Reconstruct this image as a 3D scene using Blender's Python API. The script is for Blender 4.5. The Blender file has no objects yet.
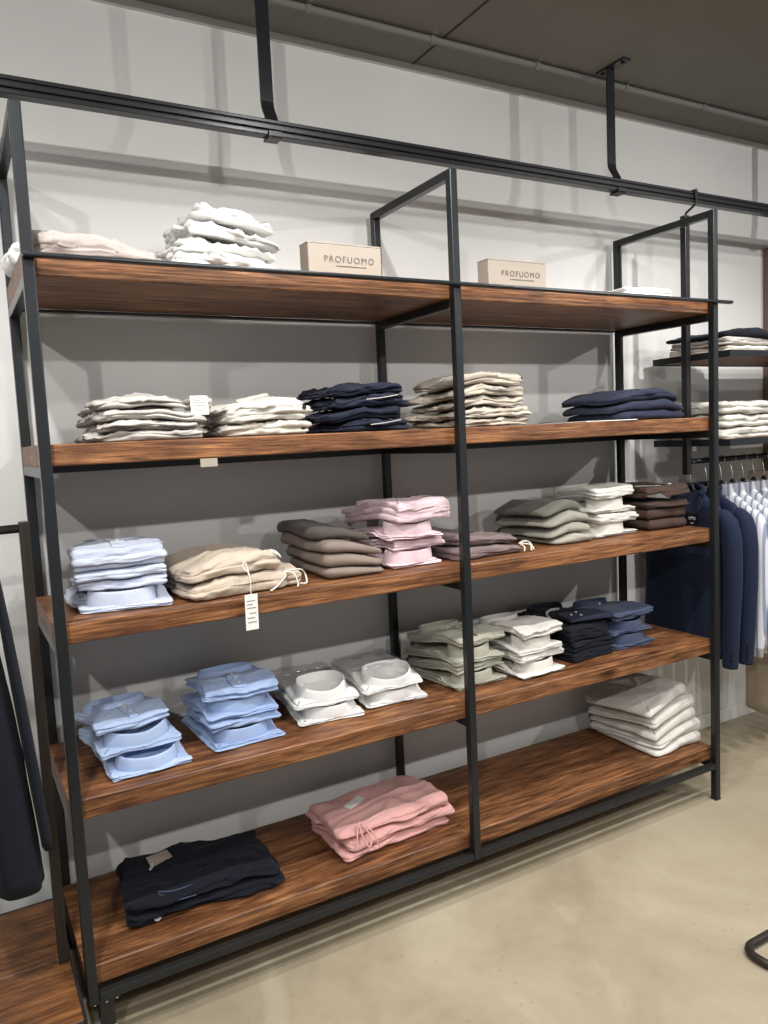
import bpy, bmesh, math, random
from mathutils import Vector, Matrix, noise
from mathutils.bvhtree import BVHTree
import numpy as np
S = bpy.context.scene
COL = S.collection
PI = math.pi
R = math.radians

# ------------------------------------------------------------------ materials
def new_mat(name):
    m = bpy.data.materials.new(name); m.use_nodes = True
    nt = m.node_tree
    return m, nt, nt.nodes['Principled BSDF']

def srgb(r, g, b):
    f = lambda c: c / 12.92 if c <= .04045 else ((c + .055) / 1.055) ** 2.4
    return (f(r / 255), f(g / 255), f(b / 255), 1)

def mixcol(nt, fac, a, b):
    n = nt.nodes.new('ShaderNodeMix'); n.data_type = 'RGBA'
    n.inputs[6].default_value = a; n.inputs[7].default_value = b
    nt.links.new(fac, n.inputs[0])
    return n.outputs[2]

def coords(nt, scale=(1, 1, 1), rot=(0, 0, 0), kind='Object'):
    tc = nt.nodes.new('ShaderNodeTexCoord'); mp = nt.nodes.new('ShaderNodeMapping')
    mp.inputs['Scale'].default_value = scale; mp.inputs['Rotation'].default_value = rot
    nt.links.new(tc.outputs[kind], mp.inputs['Vector'])
    return mp.outputs[0]

def noise_tex(nt, vec, scale, detail=4, rough=.55, dist=0):
    n = nt.nodes.new('ShaderNodeTexNoise')
    n.inputs['Scale'].default_value = scale; n.inputs['Detail'].default_value = detail
    n.inputs['Roughness'].default_value = rough; n.inputs['Distortion'].default_value = dist
    nt.links.new(vec, n.inputs['Vector'])
    return n.outputs['Fac']

def ramp(nt, fac, stops):
    n = nt.nodes.new('ShaderNodeValToRGB')
    e = n.color_ramp.elements
    while len(e) < len(stops): e.new(.5)
    for el, (p, c) in zip(e, stops):
        el.position = p; el.color = c
    nt.links.new(fac, n.inputs[0])
    return n.outputs[0]

def bump(nt, bs, h, strength, dist=.01):
    b = nt.nodes.new('ShaderNodeBump'); b.inputs['Strength'].default_value = strength
    b.inputs['Distance'].default_value = dist
    nt.links.new(h, b.inputs['Height']); nt.links.new(b.outputs[0], bs.inputs['Normal'])

def plain(name, c, rough=.6, metal=0, spec=.5, var=0.0):
    m, nt, bs = new_mat(name)
    bs.inputs['Base Color'].default_value = c
    bs.inputs['Roughness'].default_value = rough; bs.inputs['Metallic'].default_value = metal
    bs.inputs['Specular IOR Level'].default_value = spec
    if var:
        f = noise_tex(nt, coords(nt), 9, 5)
        lo = tuple(x * (1 - var) for x in c[:3]) + (1,); hi = tuple(min(1, x * (1 + var)) for x in c[:3]) + (1,)
        nt.links.new(mixcol(nt, f, lo, hi), bs.inputs['Base Color'])
    return m

def fabric(name, c, rough=.85, weave=900, bstr=.25, var=.10, sheen=.15):
    m, nt, bs = new_mat(name)
    v = coords(nt)
    f = noise_tex(nt, v, 22, 4)
    lo = tuple(x * (1 - var) for x in c[:3]) + (1,); hi = tuple(min(1, x * (1 + var)) for x in c[:3]) + (1,)
    nt.links.new(mixcol(nt, f, lo, hi), bs.inputs['Base Color'])
    bs.inputs['Roughness'].default_value = rough
    bs.inputs['Specular IOR Level'].default_value = .25
    bs.inputs['Sheen Weight'].default_value = sheen; bs.inputs['Sheen Roughness'].default_value = .5
    n2 = noise_tex(nt, v, weave, 2); n1 = noise_tex(nt, v, 70, 3)
    a = nt.nodes.new('ShaderNodeMath'); a.operation = 'MULTIPLY_ADD'
    nt.links.new(n1, a.inputs[0]); a.inputs[1].default_value = 1.6; nt.links.new(n2, a.inputs[2])
    bump(nt, bs, a.outputs[0], bstr, .004)
    return m

def wood(name, dark, mid, light, gloss=.45):
    m, nt, bs = new_mat(name)
    oi = nt.nodes.new('ShaderNodeObjectInfo')
    tc = nt.nodes.new('ShaderNodeTexCoord')
    off = nt.nodes.new('ShaderNodeVectorMath'); off.operation = 'MULTIPLY_ADD'
    cx = nt.nodes.new('ShaderNodeCombineXYZ')
    for i in range(3): nt.links.new(oi.outputs['Random'], cx.inputs[i])
    nt.links.new(cx.outputs[0], off.inputs[0]); off.inputs[1].default_value = (17, 9, 5)
    nt.links.new(tc.outputs['Object'], off.inputs[2])
    def mapped(s):
        mp = nt.nodes.new('ShaderNodeMapping'); mp.inputs['Scale'].default_value = s
        nt.links.new(off.outputs[0], mp.inputs['Vector']); return mp.outputs[0]
    g1 = noise_tex(nt, mapped((1.3, 11, 26)), 3.2, 8, .62, 1.1)      # long grain
    g2 = noise_tex(nt, mapped((2.4, 60, 90)), 4, 5, .6, .4)          # fine fibre
    g3 = noise_tex(nt, mapped((2.2, 3.5, 3.5)), 1.9, 4, .6, .6)      # broad patches
    base = ramp(nt, g1, [(.30, dark), (.47, mid), (.66, light)])
    fib = ramp(nt, g2, [(.36, (.42, .37, .34, 1)), (.58, (1.08, 1.06, 1.04, 1))])
    mul = nt.nodes.new('ShaderNodeMix'); mul.data_type = 'RGBA'; mul.blend_type = 'MULTIPLY'
    mul.inputs[0].default_value = .8
    nt.links.new(base, mul.inputs[6]); nt.links.new(fib, mul.inputs[7])
    pat = ramp(nt, g3, [(.3, (.5, .45, .42, 1)), (.62, (1.08, 1.05, 1.0, 1))])
    mul2 = nt.nodes.new('ShaderNodeMix'); mul2.data_type = 'RGBA'; mul2.blend_type = 'MULTIPLY'
    mul2.inputs[0].default_value = .8
    nt.links.new(mul.outputs[2], mul2.inputs[6]); nt.links.new(pat, mul2.inputs[7])
    vor = nt.nodes.new('ShaderNodeTexVoronoi'); vor.inputs['Scale'].default_value = 1.0
    nt.links.new(mapped((2.6, 7, 7)), vor.inputs['Vector'])           # knots
    kn = ramp(nt, vor.outputs['Distance'], [(.035, (.22, .16, .13, 1)), (.14, (1, 1, 1, 1))])
    mul3 = nt.nodes.new('ShaderNodeMix'); mul3.data_type = 'RGBA'; mul3.blend_type = 'MULTIPLY'
    mul3.inputs[0].default_value = .85
    nt.links.new(mul2.outputs[2], mul3.inputs[6]); nt.links.new(kn, mul3.inputs[7])
    nt.links.new(mul3.outputs[2], bs.inputs['Base Color'])
    bs.inputs['Roughness'].default_value = gloss; bs.inputs['Specular IOR Level'].default_value = .35
    bump(nt, bs, g2, .22, .004)
    return m

M = {}
M['steel'] = plain('charcoal_steel', srgb(44, 46, 48), .30, .5, .5, .18)
M['rail_steel'] = plain('dark_rail_steel', srgb(58, 59, 61), .30, .7, .5, .15)
M['bronze'] = plain('brown_black_steel', srgb(62, 55, 50), .45, .6, .5, .15)
M['black'] = plain('matt_black', srgb(28, 28, 30), .5)
M['chrome'] = plain('chrome', srgb(200, 198, 192), .25, 1)
M['caster'] = plain('grey_caster_rubber', srgb(190, 184, 178), .5)
M['shelf_wood'] = wood('stained_shelf_wood', srgb(66, 41, 26), srgb(120, 79, 51), srgb(168, 120, 80))
M['dark_wood'] = wood('dark_platform_wood', srgb(74, 46, 28), srgb(116, 76, 46), srgb(150, 104, 64), .36)
M['panel_wood'] = plain('brown_panel', srgb(112, 92, 82), .5, 0, .4, .12)
M['card'] = plain('taupe_card', srgb(160, 150, 138), .7, 0, .3, .03)
M['ink'] = plain('dark_ink', srgb(104, 94, 88), .6)
M['paper'] = plain('white_paper', srgb(236, 234, 228), .6)
M['ink_grey'] = plain('grey_print', srgb(150, 148, 144), .7)
M['button'] = plain('white_button', srgb(225, 222, 215), .3)
M['dark_button'] = plain('dark_button', srgb(38, 34, 32), .35)
M['white_thread'] = plain('white_print', srgb(235, 235, 238), .6)

def wall_mat():
    m, nt, bs = new_mat('painted_wall')
    v = coords(nt)
    nt.links.new(ramp(nt, noise_tex(nt, v, 1.3, 4), [(.3, srgb(208, 207, 204)), (.7, srgb(218, 217, 214))]), bs.inputs['Base Color'])
    bs.inputs['Roughness'].default_value = .75; bs.inputs['Specular IOR Level'].default_value = .2
    bump(nt, bs, noise_tex(nt, v, 160, 3), .08, .002)
    return m
def floor_mat():
    m, nt, bs = new_mat('polished_concrete')
    v = coords(nt)
    a = noise_tex(nt, v, 1.5, 7, .62, .6); b = noise_tex(nt, v, 38, 4, .6); c = noise_tex(nt, v, 5.5, 6, .6, 1.6)
    base = ramp(nt, a, [(.28, srgb(138, 127, 106)), (.5, srgb(163, 151, 128)), (.75, srgb(181, 170, 147))])
    mk = ramp(nt, c, [(.3, (.94, .935, .93, 1)), (.55, (1, 1, 1, 1)), (.8, (1.03, 1.03, 1.03, 1))])
    mul = nt.nodes.new('ShaderNodeMix'); mul.data_type = 'RGBA'; mul.blend_type = 'MULTIPLY'; mul.inputs[0].default_value = .8
    nt.links.new(base, mul.inputs[6]); nt.links.new(mk, mul.inputs[7])
    sp = nt.nodes.new('ShaderNodeTexVoronoi'); sp.inputs['Scale'].default_value = 21
    nt.links.new(v, sp.inputs['Vector'])
    spk = ramp(nt, sp.outputs['Distance'], [(.05, (.6, .57, .52, 1)), (.12, (1, 1, 1, 1))])
    mu2 = nt.nodes.new('ShaderNodeMix'); mu2.data_type = 'RGBA'; mu2.blend_type = 'MULTIPLY'; mu2.inputs[0].default_value = .5
    nt.links.new(mul.outputs[2], mu2.inputs[6]); nt.links.new(spk, mu2.inputs[7])
    # long swirling scratches left by moved racks
    w = nt.nodes.new('ShaderNodeTexWave'); w.wave_type = 'RINGS'; w.rings_direction = 'Z'
    w.inputs['Scale'].default_value = .33; w.inputs['Distortion'].default_value = 2.2; w.inputs['Detail'].default_value = 2; w.inputs['Detail Scale'].default_value = .6
    nt.links.new(v, w.inputs['Vector'])
    sc = ramp(nt, w.outputs['Fac'], [(.984, (0, 0, 0, 1)), (.997, (1, 1, 1, 1))])
    brk = ramp(nt, noise_tex(nt, v, 3.1, 3), [(.52, (0, 0, 0, 1)), (.6, (1, 1, 1, 1))])
    mm = nt.nodes.new('ShaderNodeMath'); mm.operation = 'MULTIPLY'
    nt.links.new(sc, mm.inputs[0]); nt.links.new(brk, mm.inputs[1])
    m5 = nt.nodes.new('ShaderNodeMath'); m5.operation = 'MULTIPLY'; m5.inputs[1].default_value = .14
    nt.links.new(mm.outputs[0], m5.inputs[0])
    mx = nt.nodes.new('ShaderNodeMix'); mx.data_type = 'RGBA'
    mx.inputs[7].default_value = srgb(214, 204, 182)
    nt.links.new(m5.outputs[0], mx.inputs[0]); nt.links.new(mu2.outputs[2], mx.inputs[6])
    nt.links.new(mx.outputs[2], bs.inputs['Base Color'])
    rr = ramp(nt, a, [(.3, (.42, .42, .42, 1)), (.7, (.55, .55, .55, 1))])
    nt.links.new(rr, bs.inputs['Roughness']); bs.inputs['Specular IOR Level'].default_value = .35
    bump(nt, bs, b, .05, .002)
    return m
def stripe_mat():
    m, nt, bs = new_mat('striped_shirting')
    v = coords(nt)
    sx = nt.nodes.new('ShaderNodeSeparateXYZ'); nt.links.new(v, sx.inputs[0])
    a = nt.nodes.new('ShaderNodeMath'); a.operation = 'MULTIPLY'; a.inputs[1].default_value = 2 * PI / .028
    nt.links.new(sx.outputs[1], a.inputs[0])
    s = nt.nodes.new('ShaderNodeMath'); s.operation = 'SINE'; nt.links.new(a.outputs[0], s.inputs[0])
    g = ramp(nt, s.outputs[0], [(.45, srgb(216, 217, 222)), (.62, srgb(142, 150, 174))])
    nt.links.new(g, bs.inputs['Base Color']); bs.inputs['Roughness'].default_value = .85
    return m
M['wall'] = wall_mat(); M['floor'] = floor_mat(); M['striped'] = stripe_mat()
M['ceiling'] = plain('grey_ceiling', srgb(124, 122, 116), .85, 0, .2, .05)
M['seam'] = plain('ceiling_seam', srgb(52, 50, 47), .9)
M['pipe'] = plain('painted_pipe', srgb(116, 115, 110), .7)
M['baseboard'] = plain('white_baseboard', srgb(222, 221, 217), .5)

def poly_mat():
    m = bpy.data.materials.new('clear_poly_bag'); m.use_nodes = True; nt = m.node_tree
    for n in list(nt.nodes): nt.nodes.remove(n)
    o = nt.nodes.new('ShaderNodeOutputMaterial'); mx = nt.nodes.new('ShaderNodeMixShader'); mx.inputs[0].default_value = .16
    t = nt.nodes.new('ShaderNodeBsdfTransparent'); t.inputs[0].default_value = (.93, .93, .94, 1)
    g = nt.nodes.new('ShaderNodeBsdfGlossy'); g.inputs['Roughness'].default_value = .16
    nt.links.new(t.outputs[0], mx.inputs[1]); nt.links.new(g.outputs[0], mx.inputs[2]); nt.links.new(mx.outputs[0], o.inputs[0])
    return m
M['poly'] = poly_mat()
FC = dict(white=srgb(226, 225, 222), offwhite=srgb(213, 210, 202), ivory=srgb(214, 206, 190), greybeige=srgb(176, 171, 164),
          pinkbeige=srgb(168, 157, 151), cream=srgb(206, 201, 190), navy=srgb(28, 33, 49), dnavy=srgb(19, 22, 32), beige=srgb(178, 168, 154),
          slate=srgb(37, 42, 60), iceblue=srgb(192, 199, 216), sand=srgb(190, 175, 157), taupe=srgb(128, 114, 104), dtaupe=srgb(86, 78, 74),
          pink=srgb(222, 196, 202), mauve=srgb(116, 100, 98), sage=srgb(152, 149, 137), dsage=srgb(104, 104, 94), brown=srgb(74, 58, 51),
          sky=srgb(172, 190, 222), blue=srgb(160, 182, 220), olive=srgb(172, 171, 156), bluenavy=srgb(66, 76, 102), rose=srgb(216, 165, 160),
          knit=srgb(218, 214, 206), jacket=srgb(26, 35, 58), linen=srgb(206, 202, 192), buff=srgb(186, 170, 152))
def F(c):
    k = 'fabric_' + c
    if k not in M: M[k] = fabric(k, FC[c], sheen=.03 if c in('navy','dnavy','slate','jacket','brown') else .12)
    return M[k]

# ------------------------------------------------------------------ object helpers
def link(name, me, parent=None, loc=(0, 0, 0), rot=(0, 0, 0)):
    o = bpy.data.objects.new(name, me); COL.objects.link(o)
    o.parent = parent; o.location = loc; o.rotation_euler = rot
    return o
def obj(name, bm, mat, parent=None, loc=(0, 0, 0), rot=(0, 0, 0), smooth=False):
    bmesh.ops.recalc_face_normals(bm, faces=bm.faces[:])
    me = bpy.data.meshes.new(name); bm.to_mesh(me); bm.free()
    me.materials.append(mat)
    if smooth:
        for p in me.polygons: p.use_smooth = True
    return link(name, me, parent, loc, rot)
def thing(name, label, cat, loc=(0, 0, 0), rotz=0, group=None):
    o = link(name, None, None, loc, (0, 0, rotz)); o.empty_display_size = .05
    return tag(o, label, cat, group)
def tag(o, label, cat, group=None):
    o['label'] = label; o['category'] = cat
    if group: o['group'] = group
    return o
def struct(o, label=None):
    o['kind'] = 'structure'
    if label: o['label'] = label
    return o

def box(x0, x1, y0, y1, z0, z1, bev=0, bm=None, seg=2):
    t = bmesh.new()
    bmesh.ops.create_cube(t, size=1)
    for v in t.verts:
        v.co = Vector(((x0 + x1) / 2 + v.co.x * (x1 - x0), (y0 + y1) / 2 + v.co.y * (y1 - y0), (z0 + z1) / 2 + v.co.z * (z1 - z0)))
    if bev: bmesh.ops.bevel(t, geom=t.edges[:], offset=bev, segments=seg, profile=.5, affect='EDGES')
    if bm is None: return t
    merge(bm, t); return bm
def merge(bm, t, mtx=None):
    if mtx is not None: bmesh.ops.transform(t, matrix=mtx, verts=t.verts[:])
    me = bpy.data.meshes.new('tmp'); t.to_mesh(me); t.free()
    bm.from_mesh(me); bpy.data.meshes.remove(me)
def tube(pts, r, n=10, bm=None, closed=False):
    bm = bm or bmesh.new()
    pts = [Vector(p) for p in pts]; N = len(pts); rings = []
    prev = None
    for i, p in enumerate(pts):
        a = pts[(i - 1) % N] if (closed or i) else p
        b = pts[(i + 1) % N] if (closed or i < N - 1) else p
        t = (b - a).normalized()
        if prev is None:
            u = t.cross(Vector((0, 0, 1)))
            if u.length < 1e-3: u = t.cross(Vector((1, 0, 0)))
        else:
            u = prev - t * prev.dot(t)
        u.normalize(); prev = u; w = t.cross(u)
        rr = r[i] if isinstance(r, (list, tuple)) else r
        rings.append([bm.verts.new(p + (u * math.cos(2 * PI * k / n) + w * math.sin(2 * PI * k / n)) * rr) for k in range(n)])
    for i in range(N if closed else N - 1):
        A, B = rings[i], rings[(i + 1) % N]
        for k in range(n): bm.faces.new((A[k], A[(k + 1) % n], B[(k + 1) % n], B[k]))
    if not closed:
        bm.faces.new(rings[0][::-1]); bm.faces.new(rings[-1])
    return bm
def smooth_pts(pts, n=6):
    P = [Vector(p) for p in pts]; out = []
    for i in range(len(P) - 1):
        p0, p1, p2, p3 = P[max(i - 1, 0)], P[i], P[i + 1], P[min(i + 2, len(P) - 1)]
        for k in range(n):
            t = k / n
            out.append(.5 * ((2 * p1) + (p2 - p0) * t + (2 * p0 - 5 * p1 + 4 * p2 - p3) * t * t + (3 * p1 - p0 - 3 * p2 + p3) * t ** 3))
    out.append(P[-1]); return out
def cyl(c, r, h, axis='z', n=20, bev=.0):
    t = bmesh.new()
    bmesh.ops.create_cone(t, cap_ends=True, segments=n, radius1=r, radius2=r, depth=h)
    rot = {'z': Matrix.Identity(4), 'x': Matrix.Rotation(PI / 2, 4, 'Y'), 'y': Matrix.Rotation(PI / 2, 4, 'X')}[axis]
    bmesh.ops.transform(t, matrix=Matrix.Translation(c) @ rot, verts=t.verts[:])
    if bev: bmesh.ops.bevel(t, geom=[e for e in t.edges if e.calc_face_angle(0) > 1], offset=bev, segments=2, affect='EDGES')
    return t
def sm(a, b, x):
    t = min(1, max(0, (x - a) / (b - a))); return t * t * (3 - 2 * t)

# ------------------------------------------------------------------ setting
struct(obj('floor', box(-3.5, 8, -7, .66, -.1, 0), M['floor']))
struct(obj('wall_back', box(-3.5, 8, .545, .66, 0, 2.93), M['wall']))
struct(obj('ceiling', box(-3.5, 8, -7, .66, 2.93, 3.05), M['ceiling']))
struct(obj('baseboard_back', box(-3.5, 8, .53, .545, 0, .07, .003), M['baseboard']))
struct(obj('trim_1', box(-3.5, 8, .533, .545, 2.905, 2.93), M['wall']))
struct(obj('trim_2', box(1.441, 1.449, -7, .54, 2.9275, 2.9305), M['seam']))
pipe = thing('ceiling_pipe', 'long thin grey pipe running along the ceiling close to the wall', 'pipe', (0, .335, 2.9165))
obj('pipe', tube([(-3.4, 0, 0), (7.9, 0, 0)], .012, 12), M['pipe'], pipe, smooth=True)
for k in range(-4, 11):
    x = .93 + k * .47
    b = cyl((x, 0, 0), .0155, .018, 'x', 16); box(x - .009, x + .009, -.03, .03, .010, .0135, bm=b)
    obj('clip', b, M['pipe'], pipe)

# ceiling-hung rail
rail = thing('ceiling_rail', 'dark steel double rail hung from the ceiling on flat straps above the shelves', 'rail', (0, .22, 2.455))
b = box(-3.4, 7.9, -.018, .018, 0, .012, .002); box(-3.4, 7.9, -.010, .018, .012, .017, bm=b)
box(-3.4, 7.9, -.018, .018, .017, .031, .002, b); box(-3.4, 7.9, -.012, .018, .031, .035, bm=b); box(-3.4, 7.9, -.018, .018, .035, .046, .002, b)
obj('rail', b, M['rail_steel'], rail)
for x in (-.68, .738, 2.165, 3.58):
    h = bmesh.new()
    prof = [(.030, .475), (.030, .115), (.027, .098), (.021, .086), (.006, .062), (.003, .052), (.003, .0465)]
    t = .006; vs = []
    for (y, z) in prof:
        vs.append([h.verts.new((x + sx * .02, y + sy * t / 2, z)) for sx, sy in ((-1, -1), (1, -1), (1, 1), (-1, 1))])
    for A, B in zip(vs, vs[1:]):
        for k in range(4): h.faces.new((A[k], A[(k + 1) % 4], B[(k + 1) % 4], B[k]))
    h.faces.new(vs[0]); h.faces.new(vs[-1][::-1])
    st = obj('hanger_strap', h, M['steel'], rail)
    pl = box(x - .021, x + .021, -.055, .085, .466, .4745, .001)
    for yy in (-.035, .068): merge(pl, cyl((x, yy, .463), .008, .008, 'z', 8))
    obj('ceiling_plate', pl, M['steel'], st)
    c = box(x - .022, x + .022, -.024, .024, -.008, -.0005, .002); box(x - .022, x + .022, -.024, -.0185, -.008, .012, .001, c)
    obj('clip', c, M['steel'], st)

# ------------------------------------------------------------------ main shelf unit
P, D, W1, W2, ZT = .0275, .5137, 1.22, 1.2168, 2.3618
XS = (0, W1, W1 + W2)
LV = (.2139, .6682, 1.1258, 1.5706, 2.0255); TH = .0537
unit = thing('shelving_unit', 'tall open charcoal steel shelving unit with thick brown wooden shelves against the white wall', 'shelving unit', (0, 0, 0))
for i, x in enumerate(XS):
    zf = (.134, .134, 0)[i]
    obj('post', box(x, x + P, 0, P, zf, ZT, .0035), M['steel'], unit)
    obj('post', box(x, x + P, D - P, D, 0, ZT, .0035), M['steel'], unit)
    for z in list(LV):
        obj('cross_bar', box(x + .0005, x + P - .0005, P, D - P, z - TH - P, z - TH, .002), M['steel'], unit)
    obj('cross_bar', box(x + .0005, x + P - .0005, P, D - P, ZT - P, ZT - .0005, .002), M['steel'], unit)
for a, c in ((0, 1), (1, 2)):
    x0, x1 = XS[a] + P, XS[c]
    obj('front_rail', box(x0, x1, .0005, P, .134, .157, .0045), M['steel'], unit)
    for z in LV: 
        obj('rear_rail', box(x0, x1, D - P, D - .0005, z - TH - P + (.0 if z < 2 else .02), z - TH, .002), M['steel'], unit)
obj('lip_bar', box(.0, 2.527, -.022, -.0003, 2.006, 2.018, .0045), M['steel'], unit)
rnd = random.Random(4)
def board(x0, x1, y0, y1, z0, z1, seed):
    bm = bmesh.new()
    nx = 48; L = x1 - x0
    ring = []
    w, h = y1 - y0, z1 - z0
    e = .0035
    prof = [(-w/2+e, 0), (-w/2, e), (-w/2, h*.35), (-w/2, h*.7), (-w/2, h-e), (-w/2+e, h), (-w*.2, h), (w*.2, h), (w/2-e, h), (w/2, h-e), (w/2, e), (w/2-e, 0), (0, 0)]
    for i in range(nx + 1):
        x = -L / 2 + L * i / nx; rw = []
        for (y, z) in prof:
            n = noise.noise(Vector((x * 5 + seed, y * 9, z * 30)))
            yy = y + (n * .0012 if y < -w * .4 else 0); zz = z + (.0008 * n if 0 < z < h else (.0006 * n if z == h else 0))
            rw.append(bm.verts.new((x, yy, zz)))
        ring.append(rw)
    k = len(prof)
    for A, B in zip(ring, ring[1:]):
        for j in range(k): bm.faces.new((A[j], A[(j + 1) % k], B[(j + 1) % k], B[j]))
    bm.faces.new(ring[0][::-1]); bm.faces.new(ring[-1])
    return bm, ((x0 + x1) / 2, (y0 + y1) / 2, z0)
for j, z in enumerate(LV):
    for a in (0, 1):
        x0, x1 = (.001, W1 + P / 2 - .0006) if a == 0 else (W1 + P / 2 + .0006, W1 + W2 + P - .001)
        y0 = .0365 if j == 0 else P + .0005
        bm, loc = board(x0, x1, y0, D - P - .0005, z - TH + .0003, z, j * 7 + a * 3)
        obj('shelf_board', bm, M['shelf_wood'], unit, loc)
sl = obj('shelf_label', box(.396, .443, .0285, .030, 1.494, 1.5165, .0003), M['card'], unit); sl['label'] = 'small beige paper label under the second shelf'
# caster under the left front corner
cb = obj('caster_plate', box(.006, .082, .006, .06, .128, .1338, .001), M['steel'], unit)
for px, py in ((.016, .014), (.072, .014), (.045, .012)):
    obj('bolt', cyl((px, py, .125), .0045, .006, 'z', 8), M['chrome'], cb)
fk = box(.028, .066, .016, .022, .05, .128, .002); box(.028, .066, .046, .052, .05, .128, .002, fk)
obj('caster_fork', fk, M['black'], unit)
obj('caster_wheel', cyl((.036, .034, .0325), .0325, .022, 'y', 28, .004), M['caster'], unit)
obj('foot_pad', box(XS[2] - .001, XS[2] + P + .001, -.001, P + .001, 0, .006, .001), M['black'], unit)

# ------------------------------------------------------------------ garments
def perim(w, d, rc, NP):
    rc = min(rc, w * .45, d * .45)
    segs = []
    a, c = w / 2 - rc, d / 2 - rc
    L = 4 * (a + c) + 2 * PI * rc
    out = []
    # start front-left corner end, go along front (+x), right side, back, left
    path = [('l', (-a, -d / 2), (a, -d / 2), (0, -1)), ('c', (a, -c), -PI / 2), ('l', (w / 2, -c), (w / 2, c), (1, 0)), ('c', (a, c), 0),
            ('l', (a, d / 2), (-a, d / 2), (0, 1)), ('c', (-a, c), PI / 2), ('l', (-w / 2, c), (-w / 2, -c), (-1, 0)), ('c', (-a, -c), PI)]
    lens = [2 * a, PI * rc / 2, 2 * c, PI * rc / 2] * 2
    for i in range(NP):
        s = L * i / NP
        for sg, ln in zip(path, lens):
            if s <= ln or sg is path[-1]:
                t = s / ln if ln else 0
                if sg[0] == 'l':
                    out.append((sg[1][0] + (sg[2][0] - sg[1][0]) * t, sg[1][1] + (sg[2][1] - sg[1][1]) * t, sg[3][0], sg[3][1]))
                else:
                    an = sg[2] + t * PI / 2
                    out.append((sg[1][0] + rc * math.cos(an), sg[1][1] + rc * math.sin(an), math.cos(an), math.sin(an)))
                break
            s -= ln
    return out

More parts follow.
